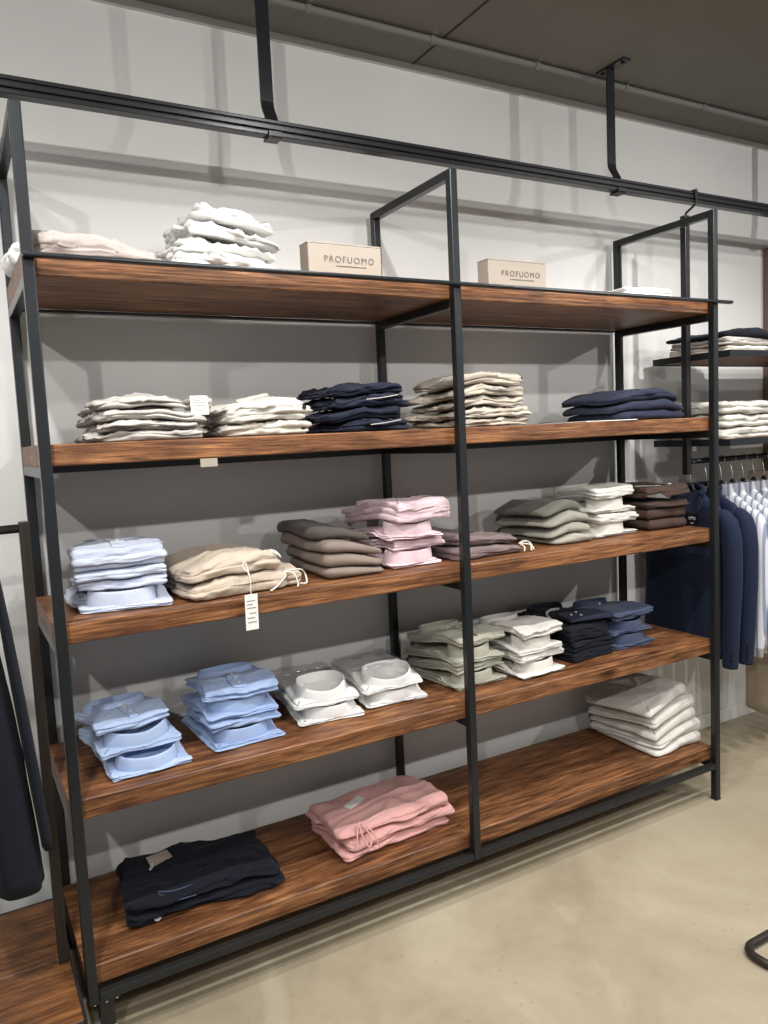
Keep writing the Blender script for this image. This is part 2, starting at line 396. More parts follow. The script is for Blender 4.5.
def pad(w, d, h, layers=2, seed=0, rc=.02, wr=.003, wf=14, fold='f', jig=.005, shape=None, bottom=0.0, NP=120, ang=0.0, edge=None, cr=1.0, skew=0.0):
    """A folded garment: stacked cloth layers with rounded folds round the edge and creases over the top.
    fold: sides (f r b l) on which the cloth is one smooth fold; the other sides show the layers' edges."""
    bm = bmesh.new()
    sd = Vector((seed * 3.7, seed * 1.3, seed * 7.1))
    pr = perim(w, d, rc, NP)
    rs = random.Random(seed)
    hs = [1 + rs.uniform(-.22, .22) for _ in range(layers)]; tot = sum(hs); hs = [x / tot * h for x in hs]
    K = 6; E = edge if edge is not None else h * .5
    levels = []
    z = 0
    for l in range(layers):
        for k in range(K + 1):
            if l and k == 0: pass
            th = -1.38 + 2.76 * k / K
            levels.append((l, z + hs[l] / 2 * (1 + math.sin(th) / math.sin(1.38)), (1 - math.cos(th)), hs[l]))
        z += hs[l]
    sides = {'f': (0, -1), 'r': (1, 0), 'b': (0, 1), 'l': (-1, 0)}
    rings = []
    ca, sa = math.cos(ang), math.sin(ang)
    for (l, z, inn, hl) in levels:
        row = []
        for (x, y, nx, ny) in pr:
            wf_ = max([max(0, nx * sides[f][0] + ny * sides[f][1]) for f in fold] + [0]); wf_ = sm(.3, .9, wf_)
            layer_in = inn * min(E, hl * .62)
            zz = z / h * 2 - 1
            fold_in = (1 - math.sqrt(max(0, 1 - min(1, abs(zz)) ** 2.4))) * E * .8
            ins = layer_in * (1 - wf_ * .8) + fold_in * wf_ + (.35 * fold_in * (1 - wf_))
            q = Vector((x * 6, y * 6, l * 4.3)) + sd
            jg = jig * noise.noise(q) * 1.6 + jig * .5 * noise.noise(q * 3)
            jl = (rs.random() * 0)
            off = -ins + jg
            zb = .12 * h / max(1, layers) * noise.noise(Vector((x * 16, y * 16, l * 2.0)) + sd) if layers > 1 else 0
            if z <= 0 or z >= h: zb = 0
            row.append(Vector((x + nx * off, y + ny * off, z + zb)))
        rings.append(row)
    top = rings[-1]; bot = rings[0]
    M_ = 15
    caps_t, caps_b = [], []
    for m in range(1, M_):
        f = 1 - m / M_
        caps_t.append([Vector((p.x * f, p.y * f, h + .0 * h)) for p in top])
    for m in range(1, 3):
        f = 1 - m / 3
        caps_b.append([Vector((p.x * f, p.y * f, 0)) for p in bot])
    def disp(p):
        t = max(0, min(1, p.z / h))
        q = Vector((p.x * wf, p.y * wf, p.z * wf * 1.5)) + sd
        wv = Vector((noise.noise(q * .5), noise.noise(q * .5 + Vector((9, 2, 4))), 0)) * 1.1
        u, v = p.x * ca + p.y * sa, -p.x * sa + p.y * ca
        q2 = Vector((u * wf * .45, v * wf * 1.25, p.z * wf)) + sd + wv
        rid = 1 - abs(noise.noise(q2)) * 2.2
        crz = max(0, rid) ** 3
        soft = noise.noise(q * .6)
        dz = wr * (soft * 1.2 + cr * (crz - .35) * 1.1) * t
        # plan warp, edge softening, and sagging creases along the sides
        n1 = noise.noise(q * 1.1 + Vector((5, 5, 5))); n2 = noise.noise(q * 1.1 + Vector((1, 8, 3)))
        k = wr * .8
        q3 = Vector((p.x * wf * .55, p.y * wf * .55, p.z * wf * 4.2)) + sd + wv * .7
        sidew = max(0, 1 - abs(noise.noise(q3)) * 2.4) ** 2 * wr * 1.5 * cr
        rr_ = max(1e-4, math.hypot(p.x / w, p.y / d)); ed = sm(.30, .5, max(abs(p.x) / w, abs(p.y) / d))
        q4 = Vector((p.x * 4, p.y * 4, 0)) + sd
        wp = jig * 1.1
        x = p.x + n1 * k - sidew * ed * p.x / w / rr_ * 1.0 + wp * noise.noise(q4) + skew * p.y
        y = p.y + n2 * k - sidew * ed * p.y / d / rr_ * 1.0 + wp * noise.noise(q4 + Vector((7, 3, 1)))
        zz = p.z
        if shape: zz *= shape(x / w, y / d)
        return (x, y, bottom + zz + dz)
    V = lambda row: [bm.verts.new(disp(p)) for p in row]
    chain = [V(r) for r in (caps_b[::-1] + rings + caps_t)]
    for A, B in zip(chain, chain[1:]):
        for k in range(NP): bm.faces.new((A[k], A[(k + 1) % NP], B[(k + 1) % NP], B[k]))
    ct = bm.verts.new(disp(Vector((0, 0, h)))); cbm = bm.verts.new(disp(Vector((0, 0, 0))))
    for k in range(NP):
        bm.faces.new((chain[-1][k], chain[-1][(k + 1) % NP], ct)); bm.faces.new((chain[0][(k + 1) % NP], chain[0][k], cbm))
    return bm

class Field:
    '''Height of what already lies in a stack, so the next garment drapes over it.'''
    C = .016
    def __init__(self, base, slope=.2): self.slope = slope; self.base = base; self.d = {}; self.trees = []
    def add(self, root):
        bpy.context.view_layer.update()
        for o in [root] + list(root.children_recursive):
            if o.type != 'MESH': continue
            mw = o.matrix_world; n = len(o.data.vertices); a = np.empty(n * 3); o.data.vertices.foreach_get('co', a)
            a = a.reshape(-1, 3) @ np.array(mw)[:3, :3].T + np.array(mw)[:3, 3]
            for (i, j), z in zip(np.round(a[:, :2] / self.C).astype(int).tolist(), a[:, 2].tolist()):
                if z > self.d.get((i, j), -9): self.d[(i, j)] = z
    def height(self, pts):
        slope = self.slope
        if not self.d: return np.full(len(pts), self.base + .0018)
        P = np.array(list(self.d.keys())) * self.C; Z = np.array(list(self.d.values()))
        cells = np.floor(pts / self.C).astype(int); i0 = cells.min(0); n = cells.max(0) - i0 + 2
        gx, gy = np.meshgrid((np.arange(n[0]) + i0[0]) * self.C, (np.arange(n[1]) + i0[1]) * self.C, indexing='ij')
        Q = np.stack([gx.ravel(), gy.ravel()], 1)
        H = np.full(len(Q), self.base)
        for k in range(0, len(P), 400):
            dd = np.linalg.norm(Q[:, None, :] - P[None, k:k + 400, :], axis=2)
            H = np.maximum(H, (Z[None, k:k + 400] - slope * np.maximum(0, dd - .012)).max(1))
        H = H.reshape(n); f = pts / self.C - i0; c = np.clip(np.floor(f).astype(int), 0, n - 2); t = f - c
        a = lambda u, v: H[c[:, 0] + u, c[:, 1] + v]
        return (a(0, 0) * (1 - t[:, 0]) * (1 - t[:, 1]) + a(1, 0) * t[:, 0] * (1 - t[:, 1]) + a(0, 1) * (1 - t[:, 0]) * t[:, 1] + a(1, 1) * t[:, 0] * t[:, 1]) + .0018
FLD = None; BASES = list(LV) + [1.836, 1.474]
def settle(root, slope=.2):
    '''Lay a garment down: on the bare shelf it starts a new stack, else it drapes over what lies there.'''
    global FLD
    z0 = root.location.z
    if any(abs(z0 - b) < 1e-6 for b in BASES): FLD = Field(z0, slope)
    bpy.context.view_layer.update()
    zc = float(FLD.height(np.array([[root.location.x, root.location.y]]))[0])
    root.location.z = zc
    bpy.context.view_layer.update()
    for o in root.children_recursive:
        if o.type != 'MESH': continue
        mw = np.array(o.matrix_world); n = len(o.data.vertices); a = np.empty(n * 3); o.data.vertices.foreach_get('co', a)
        wv = a.reshape(-1, 3) @ mw[:3, :3].T + mw[:3, 3]
        wv[:, 2] += FLD.height(wv[:, :2].copy()) - zc
        inv = np.linalg.inv(mw)
        lv = wv @ inv[:3, :3].T + inv[:3, 3]
        o.data.vertices.foreach_set('co', lv.ravel()); o.data.update()
    def tree():
        vs, ps = [], []
        for o in root.children_recursive:
            if o.type == 'MESH':
                b = len(vs); vs += [o.matrix_world @ v.co for v in o.data.vertices]; ps += [tuple(b + i for i in p.vertices) for p in o.data.polygons]
        return BVHTree.FromPolygons(vs, ps)
    for k in range(14):                          # lift until it no longer cuts into what it rests on
        t = tree()
        if not any(t.overlap(u) for u in FLD.trees[-2:]): break
        root.location.z += .0015; bpy.context.view_layer.update()
    FLD.trees.append(t)
    FLD.add(root)
def body_tree(root):
    vs, ps = [], []
    for o in root.children:
        if o.type == 'MESH' and o.name.split('.')[0] in ('garment_body', 'shirt_body'):
            b = len(vs); vs += [v.co.copy() for v in o.data.vertices]; ps += [tuple(b + i for i in p.vertices) for p in o.data.polygons]
    return BVHTree.FromPolygons(vs, ps)
def lay(child, gap=.0012, rigid=False):
    '''Rest a part on top of its garment, following the cloth below it.'''
    root = child.parent; t = body_tree(root); mb = child.matrix_basis.copy(); inv = mb.inverted()
    pts = [mb @ v.co for v in child.data.vertices]; zmin = min(p.z for p in pts)
    hs = [t.ray_cast(Vector((p.x, p.y, 2)), Vector((0, 0, -1)))[0] for p in pts]
    ok = [h.z for h in hs if h]
    if not ok: return child
    ref = max(ok)
    for v, p, h in zip(child.data.vertices, pts, hs):
        hz = ref if (rigid or h is None) else h.z
        v.co = inv @ Vector((p.x, p.y, p.z - zmin + hz + gap))
    child.data.update(); return child

def collar(a, c, hgt, seed=0, flare=1.07, k=0.0, n=64):
    """A folded shirt collar standing as an oval ring, with its leaf turned down outside and points at the far side."""
    bm = bmesh.new(); rows = []
    for i in range(n):
        an = 2 * PI * i / n + PI / 2            # starts at the far side (the closed front of the shirt)
        ca, sa = math.cos(an), math.sin(an)
        far = sm(.55, 1.0, sa)                  # 1 at the buttoned front
        wob = 1 + .018 * noise.noise(Vector((ca * 2 + seed, sa * 2, seed)))
        hh = hgt * (1 - .10 * far) * (1 + k * sa)
        pr = [(flare + .05 * far, 0), (flare * .985 + .03 * far, hh * .35), (1.03, hh * .8), (1.0, hh * .97), (.975, hh), (.955, hh * .96), (.94, hh * .6), (.93, hh * .05), (.95, -.004), (flare * .98, -.004)]
        rows.append([bm.verts.new((a * k * ca * wob, c * k * sa * wob, z)) for k, z in pr])
    m = len(rows[0])
    for i in range(n):
        A, B = rows[i], rows[(i + 1) % n]
        for j in range(m): bm.faces.new((A[j], A[(j + 1) % m], B[(j + 1) % m], B[j]))
    return bm

COUNT = [0]
def shirt(cx, yf, z, col, label, group, w=.215, d=.33, h=.05, flip=False, rot=0, hf=.013, coll=True, ch=.044, ca=.084, cc=.05, tilt=10, cback=None, layers=3, wr=.004, placket=False, bag=False, skew=0.0):
    """Folded shirt. Not flipped: collar ring at the shelf's front edge; flipped: fold in front and collar at the wall side."""
    COUNT[0] += 1; sd = COUNT[0]
    if cback is None: cback = cc * 1.04 + .008
    if flip: yf += .012; d -= .012
    rs = random.Random(sd * 7)
    root = thing('folded_shirt', label, 'shirt', (cx, yf + d / 2, z), R(rot) + (PI if flip else 0), group)
    def shape(u, v):                            # thinner at the neck end
        s = sm(-.5 + .20, -.5 + .40, v)
        return hf / h + (1 - hf / h) * s
    if flip: ch = min(ch, .024)
    bm = pad(w, d, h, layers, sd, .008, wr * .75, 22, 'b', .009, shape, NP=140, edge=.008, ang=rs.uniform(-.6, .6), skew=skew + rs.uniform(-.05, .05))
    obj('shirt_body', bm, F(col), root, smooth=True)
    if coll:
        cb = collar(ca, cc, ch, sd, 1.07, 0 if flip else tilt / 80)
        co = obj('collar', cb, F(col), root, (0, -d / 2 + cback, hf - .002), (0, 0, 0), smooth=True)
        obj('collar_button', cyl((0, cc * 1.06, ch * .35), .005, .003, 'y', 12), M['button'], co)
    settle(root, .15)
    if placket:
        # front strip and buttons lying over the tail end
        st = lay(obj('placket', pad(.036, .15, .004, 1, sd + 50, .004, .0003, NP=64), F(col), root, (0, d / 2 - .085, h), smooth=True), .0004)
        for yy in (-.045, .0, .045): lay(obj('button', cyl((0, d / 2 - .085 + yy, h), .005, .0025, 'z', 12), M['button'], root), .0042, True)
    if bag:
        b = pad(w + .006, d * .62, h + .008, 1, sd + 90, .02, .005, 24, 'f', .004, (lambda u, v: shape(u, v * .62 + .19)), NP=110, bottom=.004)
        bo = obj('clear_bag', b, M['poly'], root, (0, d * .19, .0), smooth=True); bo['label'] = 'clear plastic bag'
    return root

def folded(name, cat, cx, yf, z, w, d, h, col, label, group, rot=0, parts=None, **kw):
    """Any other folded garment lying on a shelf."""
    COUNT[0] += 1; sd = kw.pop('seed', COUNT[0])
    root = thing(name, label, cat, (cx, yf + d / 2, z), R(rot), group)
    rs = random.Random(sd * 5)
    kw.setdefault('skew', rs.uniform(-.07, .07))
    obj('garment_body', pad(w, d, h, seed=sd, **kw), F(col), root, smooth=True)
    settle(root)
    return root
def price_tag(parent, loc, rot=(0, 0, 0), w=.038, h=.085, string=None):
    t = obj('price_tag', box(-w / 2, w / 2, -.0008, .0008, -h, 0, .0004), M['paper'], parent, loc, rot)
    t['label'] = 'small white paper price tag'
    b = bmesh.new()
    for k, (l0, l1, zz) in enumerate(((-.36, .3, .2), (-.36, .1, .3), (-.36, .36, .4), (-.2, .36, .55), (-.36, .25, .68), (-.36, .36, .8))):
        box(l0 * w, l1 * w, -.0012, -.0006, -zz * h, -zz * h + .0035, bm=b)
    obj('print_lines', b, M['ink_grey'], t)
    if string:
        obj('tag_string', tube(smooth_pts(string), .0011, 6), M['paper'], t, smooth=True)
    return t
def drawstring(parent, pts, r=.0028, col=None, label=None):
    o = obj('drawstring', tube(smooth_pts(pts, 7), r, 8), col or M['paper'], parent, smooth=True)
    return o
def buttons(parent, locs, mat='dark_button', axis='y', r=.007):
    t = body_tree(parent)
    for p in locs:
        d = {'y': Vector((0, 1, 0)), 'x': Vector((-1, 0, 0)), 'z': Vector((0, 0, -1))}[axis]
        q = Vector(p); h = t.ray_cast(q - d * .5, d)[0]
        if h: q = h - d * .0035
        obj('button', cyl(q, r, .004, axis, 14, .001), M[mat], parent)

ORD = {4: ['bottom', 'second lowest', 'second highest', 'topmost'], 3: ['bottom', 'middle', 'topmost'], 2: ['lower', 'upper'], 5: ['bottom', 'second lowest', 'middle', 'second highest', 'topmost']}

# ---- top shelf -------------------------------------------------------------
Z1 = LV[4]
sh = lambda u, v: 1.0 - .55 * sm(-.1, .5, u)
A1 = folded('folded_shirt', 'shirt', .185, .06, Z1, .31, .36, .066, 'pinkbeige', 'pinkish beige shirt lying crumpled alone at the left end of the top shelf', None, 2, layers=2, wr=.010, wf=17, fold='fl', jig=.014, shape=sh, rc=.03)
obj('sleeve', pad(.06, .20, .060, 2, 77, .02, .006, 14, 'l', .004, bottom=.0), F('white'), A1, (-.172, .03, 0), smooth=True)
buttons(A1, [(.115, -.105, .045), (.135, -.11, .04)], r=.005)
tops = [('bottom', 0, .045, 0, 0), ('second lowest', .045, .040, -.006, 2), ('second highest', .085, .036, .002, -2), ('topmost', .121, .045, -.012, 3)]
for k, (nm, zz, hh, dx, ro) in enumerate(tops):
    shp = (lambda u, v: 1.12 - .46 * sm(-.25, .5, u)) 
    folded('folded_trousers', 'trousers', .540 + dx + .012 * k, .075 + .010 * k, Z1 + zz * .97, .32 - .026 * k, .33, hh * .84, 'white', f'crumpled white trousers, {nm} of the white pile on the top shelf', 'white trousers on the top shelf', ro,
           layers=2, wr=.010, wf=19, fold='r', jig=.022, shape=shp, rc=.03, ang=.5)
def sign_box(x0, x1, y, z0, h, dpt, label, rot):
    w = x1 - x0
    r = thing('brand_box', label, 'box', (x0, y, z0 + .0015), R(rot))
    obj('box_body', box(0, w, 0, dpt, 0, h - .005, .0015), M['card'], r)
    lid = box(-.0004, w + .0004, -.0004, dpt + .0004, h - .0048, h, .0012)
    obj('lid', lid, M['card'], r)
    cu = bpy.data.curves.new('PROFUOMO', 'FONT'); cu.body = 'PROFUOMO'; cu.size = .026; cu.extrude = .0004; cu.align_x = 'CENTER'; cu.space_character = 1.28
    tmp = bpy.data.objects.new('tmp', cu); COL.objects.link(tmp)
    bpy.context.view_layer.update()
    me = bpy.data.meshes.new_from_object(tmp.evaluated_get(bpy.context.evaluated_depsgraph_get()))
    bpy.data.objects.remove(tmp); me.name = 'lettering'
    me.materials.clear(); me.materials.append(M['ink'])
    link('lettering', me, r, (w * .55, -.0012, h * .47), (PI / 2, 0, 0))
    obj('underline', box(w * .36, w * .78, -.0016, -.0008, h * .36, h * .36 + .002), M['ink'], r)
sign_box(.777, 1.022, .1, Z1, .105, .06, 'taupe card box with dark lettering, left one of two on top shelf', 0)
sign_box(1.432, 1.682, .1, Z1, .102, .06, 'taupe card box with dark lettering, right one of two on top shelf', 0)
folded('folded_shirt', 'shirt', 2.16, .06, Z1, .26, .3, .036, 'white', 'flat white shirt lying at the right end of the top shelf', None, 0, layers=2, wr=.003, fold='f')

# ---- second shelf (eye level) ----------------------------------------------
Z2 = LV[3]
g = 'grey beige trousers at the left of the second shelf'
hs = (.022, .022, .024, .028); z = Z2
for k, nm in enumerate(ORD[4]):
    shp = (lambda u, v: .82 + .26 * sm(.5, -.1, abs(u)))
    o = folded('folded_trousers', 'trousers', .287 + (-.010, .006, -.002, -.02)[k], .05 + (0, .006, 0, .02)[k], z, (.285, .27, .28, .24)[k], .34, hs[k], 'greybeige',
               f'light grey-beige trousers, {nm} of the tagged stack, left of the second shelf', g, (0, -2, 1, 3)[k], layers=2, wr=.0075, wf=19, fold='l', jig=.018, shape=shp, rc=.03, ang=.2)
    z += hs[k] * .98
    if k == 1: buttons(o, [(.145, -.178, .015)])
    if k == 0: buttons(o, [(.15, -.181, .012)])
    if k == 3:
        obj('belt_roll', pad(.06, .1, .034, 2, 205, .01, .002, NP=60), F('greybeige'), o, (.165, -.10, -.012), smooth=True)
        price_tag(o, (.147, -.154, .024), (R(-8), 0, R(2)), .05, .052)
g = 'cream trousers on the second shelf'
hs = (.036, .058); z = Z2
for k, nm in enumerate(ORD[2]):
    shp = (lambda u, v: .85 + .2 * sm(-.4, .3, u))
    o = folded('folded_trousers', 'trousers', .608 + (0, .0)[k], .05, z, (.25, .24)[k], .34, hs[k], 'cream',
               f'cream cotton trousers, {nm} of the pair between grey-beige and navy stacks', g, (0, 2)[k], layers=(2, 3)[k], wr=.008, wf=19, fold='l', jig=.018, shape=shp, rc=.03, ang=-.3)
    z += hs[k] * .97
    buttons(o, [(.105, -.181, .016 if k == 0 else .034)], r=.007)
    if k: obj('waistband', pad(.035, .15, .03, 2, 210, .008, .002, NP=60), F('cream'), o, (.01, -.02, .048), (R(8), R(-6), R(-52)), smooth=True)
g = 'navy trousers on the second shelf'
hs = (.030, .029, .031, .026); z = Z2
for k, nm in enumerate(ORD[4]):
    shp = (lambda u, v: .80 + .22 * sm(-.5, -.1, u))
    o = folded('folded_trousers', 'trousers', .948 + (0, -.004, .004, .0)[k], .05 + .006 * k, z, (.255, .25, .245, .23)[k], .32, hs[k], 'navy',
               f'dark navy trousers, {nm} of the crumpled navy stack left of the middle post', g, (0, 2, -2, 4)[k], layers=2, wr=.0075, wf=18, fold='r', jig=.018, shape=shp, rc=.035, ang=.2)
    z += hs[k] * .95
    if k in (0, 2): obj('zip', tube([(-.03, -.184, .018), (.02, -.187, .022), (.075, -.186, .030)], .0016, 6), M['caster'], o)
g = 'beige trousers on the second shelf'
hs = (.025, .026, .027, .028, .038); z = Z2
for k, nm in enumerate(ORD[5]):
    shp = (lambda u, v: .74 + .3 * sm(-.5, -.05, u))
    o = folded('folded_trousers', 'trousers', 1.405 + (.0, -.008, .004, -.01, .0)[k], .05 + .004 * k, z, (.305, .305, .295, .305, .28)[k], .31, hs[k], 'beige',
               f'beige cotton trousers, {nm} of the five-high stack behind the middle post', g, (0, 1, -2, 1, 2)[k], layers=2, wr=.0075, wf=18, fold='l', jig=.018, shape=shp, rc=.03, ang=.2)
    z += hs[k] * .96
    if k == 4: buttons(o, [(.188, -.14, .02)], axis='x')
g = 'slate navy jumpers on the second shelf'
hs = (.036, .034, .040); z = Z2 + .003
pp = obj('paper_sheet', pad(.24, .26, .003, 1, 300, .004, .0002, NP=60), M['paper'], None, (1.93, .165, Z2 + .0012), (0, 0, R(-4)))
FLD = Field(Z2); FLD.add(pp)
tag(pp, 'white paper sheet sticking out under the left of the navy jumpers', 'paper')
for k, nm in enumerate(ORD[3]):
    shp = (lambda u, v: .62 + .42 * sm(.52, .12, abs(u + .05)))
    folded('folded_jumper', 'jumper', 2.165 + (.010, -.006, -.016)[k], .045 + .004 * k, z, (.38, .39, .355)[k], .33, hs[k], 'slate',
           f'slate navy jumper, {nm} of the stack at the right of the second shelf', g, (0, -1, 1)[k], layers=1 + (k == 2), wr=.004, wf=7, fold='fl', jig=.006, shape=shp, rc=.04, ang=-.3)
    z += hs[k] * .97

# ---- third shelf -----------------------------------------------------------
Z3 = LV[2]
g = 'pale blue shirts on the third shelf'
T = 'of the pale blue stack'
kb = shirt(.205, .085, Z3, 'iceblue', 'ice blue shirt with collar to the front, bottom ' + T, g, w=.225, h=.032, rot=-9)
obj('sleeve', pad(.05, .15, .04, 2, 340, .015, .006, 26, 'l', .008, NP=70), F('iceblue'), kb, (-.117, -.02, .001), (0, 0, R(12)), smooth=True)
shirt(.20, .095, Z3 + .064, 'iceblue', 'ice blue shirt folded thin, second lowest ' + T, g, w=.235, h=.024, hf=.016, flip=True, rot=-7, coll=False, layers=2)
shirt(.205, .085, Z3 + .088, 'iceblue', 'ice blue shirt with narrow fold, second highest ' + T, g, w=.238, h=.024, hf=.016, flip=True, rot=-6, coll=False, layers=2)
k = shirt(.203, .085, Z3 + .112, 'iceblue', 'ice blue shirt with buttoned placket, topmost ' + T, g, w=.245, d=.34, h=.056, hf=.046, flip=True, rot=-7, tilt=25, layers=3, placket=True, wr=.004)
lay(obj('neck_label', box(-.022, .022, -.006, .006, 0, .002), M['dark_button'], k, (.01, -.03, .06), (0, 0, R(8))))['label'] = 'small dark neck label'
g = 'sand drawstring trousers on the third shelf'
T = 'of the pair'
shp = (lambda u, v: .72 + .34 * sm(-.5, -.1, u) - .18 * sm(.15, .5, u))
o1 = folded('folded_trousers', 'trousers', .50, .045, Z3, .32, .36, .052, 'sand', 'sand cotton trousers, lower ' + T, g, 3, layers=2, wr=.006, wf=13, fold='fl', jig=.010, shape=shp, rc=.05, ang=.5)
o2 = folded('folded_trousers', 'trousers', .485, .055, Z3 + .047, .285, .34, .05, 'sand', 'sand cotton trousers with cord and hanging price tag, upper ' + T, g, 5, layers=2, wr=.007, wf=13, fold='fl', jig=.012, shape=shp, rc=.05, ang=.6)
obj('waistband', pad(.075, .16, .05, 3, 330, .03, .004, 26, 'r', .004, NP=80), F('sand'), o1, (.165, -.07, 0), (0, 0, R(-8)), smooth=True)
cs = F('linen')
drawstring(o1, [(.13, -.145, .045), (.125, -.165, .035), (.09, -.18, .012), (.065, -.19, .004)], col=cs)
drawstring(o1, [(.13, -.145, .045), (.15, -.17, .04), (.155, -.185, .012), (.15, -.19, .004)], col=cs)
drawstring(o1, [(.13, -.145, .045), (.17, -.165, .05), (.2, -.14, .03), (.19, -.17, .008), (.16, -.187, .012)], col=cs)
drawstring(o2, [(.09, -.13, .05), (.11, -.16, .045), (.13, -.155, .03), (.12, -.135, .048), (.09, -.13, .05)], col=cs)
price_tag(o2, (-.002, -.226, -.05), (R(2), 0, R(-4)), .037, .10, [(0, 0, -.006), (.001, .006, .05), (-.008, .03, .075), (.006, .05, .082), (.002, .006, .05)])
g = 'taupe jumpers on the third shelf'
hs = (.034, .038, .038, .036); z = Z3
for k, nm in enumerate(ORD[4]):
    shp = (lambda u, v: .62 + .42 * sm(.5, -.3, u))
    folded('folded_jumper', 'jumper', .880 + (.0, -.004, -.006, -.02)[k], .085 + (0, .004, .01, .05)[k], z, (.205, .21, .215, .20)[k], .33, hs[k], 'taupe' if k < 3 else 'dtaupe',
           ('taupe' if k < 3 else 'darker taupe') + f' fine-knit jumper, {nm} of the stack left of the pink shirts', g, (0, -2, 0, 3)[k], layers=1, wr=.0035, wf=8, fold='fr', jig=.004, shape=shp, rc=.03, edge=.02)
    z += hs[k] * .96
g = 'pink shirts on the third shelf'
T = 'of the pink shirt stack'
shirt(1.112, .115, Z3, 'pink', 'pale pink shirt with collar to the front, bottom ' + T, g, w=.20, d=.33, h=.032, rot=3)
shirt(1.115, .115, Z3 + .064, 'pink', 'pale pink shirt with fold to the front, second lowest ' + T, g, w=.215, d=.33, h=.034, hf=.026, flip=True, rot=5, coll=False)
shirt(1.115, .11, Z3 + .106, 'pink', 'pale pink shirt with collar to the front, second highest ' + T, g, w=.205, d=.34, h=.032, rot=0)
k = shirt(1.132, .10, Z3 + .17, 'pink', 'pale pink shirt with white tag on its fold, topmost ' + T, g, w=.225, d=.33, h=.062, hf=.05, flip=True, rot=8, tilt=24, wr=.005)
t = obj('price_tag', box(-.02, .02, -.035, .035, 0, .0016, .0005), M['paper'], k, (-.07, .115, .050), (0, 0, R(12))); lay(t); t['label'] = 'small white price tag'
buttons(k, [(.02, .03, .056), (-.01, .06, .056)], r=.0055, axis='z')
g = 'mauve drawstring trousers on the third shelf'
shp = (lambda u, v: 1.05 - .35 * sm(-.2, .5, u))
o = folded('folded_trousers', 'trousers', 1.40, .085, Z3, .30, .36, .036, 'mauve', 'mauve brown cotton trousers, lower of the low pair behind the middle post', g, 2, layers=2, wr=.005, wf=13, fold='fr', jig=.010, shape=shp, rc=.04)
o2 = folded('folded_trousers', 'trousers', 1.395, .11, Z3 + .033, .27, .34, .034, 'mauve', 'mauve brown cotton trousers, upper of the low pair behind the middle post', g, 4, layers=2, wr=.006, wf=13, fold='fr', jig=.010, shape=shp, rc=.04)
drawstring(o, [(.13, -.16, .03), (.145, -.185, .028), (.165, -.18, .02), (.155, -.195, .005)], .003, cs)
drawstring(o, [(.13, -.16, .03), (.15, -.165, .036), (.18, -.16, .026), (.175, -.185, .006)], .003, cs)
drawstring(o, [(.13, -.16, .03), (.13, -.186, .02), (.125, -.192, .005)], .003, cs)
g = 'sage grey jumpers on the third shelf'
hs = (.032, .036, .038, .04); z = Z3
for k, nm in enumerate(ORD[4]):
    shp = (lambda u, v: 1.04 - .5 * sm(.05, -.5, u) - .22 * sm(.1, .5, u))
    folded('folded_jumper', 'jumper', 1.80 + (.01, .0, -.006, -.015)[k], .12 + (0, .004, .01, .03)[k], z, (.205, .215, .215, .20)[k], .32, hs[k], 'sage' if k < 3 else 'dsage',
           ('sage grey' if k < 3 else 'dark sage grey') + f' fine-knit jumper, {nm} of the stack left of the cream shirts', g, (0, -2, 0, 3)[k], layers=1, wr=.0035, wf=8, fold='fr', jig=.004, shape=shp, rc=.03, edge=.02)
    z += hs[k] * .96
g = 'cream shirts on the third shelf'
T = 'of the cream stack, third shelf'
shirt(2.045, .15, Z3, 'offwhite', 'cream shirt with collar to the front, bottom ' + T, g, w=.235, d=.30, h=.032, rot=4)
shirt(2.06, .14, Z3 + .064, 'offwhite', 'cream shirt with fold to the front, second lowest ' + T, g, w=.235, d=.31, h=.036, hf=.026, flip=True, rot=6, coll=False)
shirt(2.045, .15, Z3 + .10, 'offwhite', 'cream shirt with collar to the front, second highest ' + T, g, w=.235, d=.32, h=.032, rot=2)
shirt(2.05, .14, Z3 + .164, 'offwhite', 'cream shirt with fold to the front, topmost ' + T, g, w=.235, d=.31, h=.038, hf=.03, flip=True, rot=5, tilt=22, wr=.004)
g = 'dark brown polo shirts on the third shelf'
hs = (.042, .042, .024, .028); z = Z3
for k, nm in enumerate(ORD[4]):
    o = folded('folded_polo_shirt', 'polo shirt', 2.333 + (.0, .0, .0, .0)[k], .14 + (0, .002, -.012, -.02)[k], z, (.215, .215, .22, .22)[k], .32, hs[k], 'brown',
               f'dark brown polo shirt, {nm} of the brown stack on the third shelf', g, (-2, -2, -5, -8)[k], layers=1 + (k > 1), wr=.0025, wf=10, fold='f', jig=.005, rc=.012)
    z += hs[k] * .98
    if k == 3:
        obj('collar', pad(.20, .06, .018, 2, 400, .02, .002, NP=60), F('brown'), o, (0, -.02, .034), (0, 0, R(-14)), smooth=True); lay(o.children[-1])
        lay(obj('care_label', box(-.05, .05, -.010, .010, 0, .0016, .0004), M['paper'], o, (-.03, -.075, .037), (0, 0, R(-26))))['label'] = 'white printed care label'
        lay(obj('button', cyl((.06, -.10, .038), .008, .004, 'z', 12), M['button'], o))

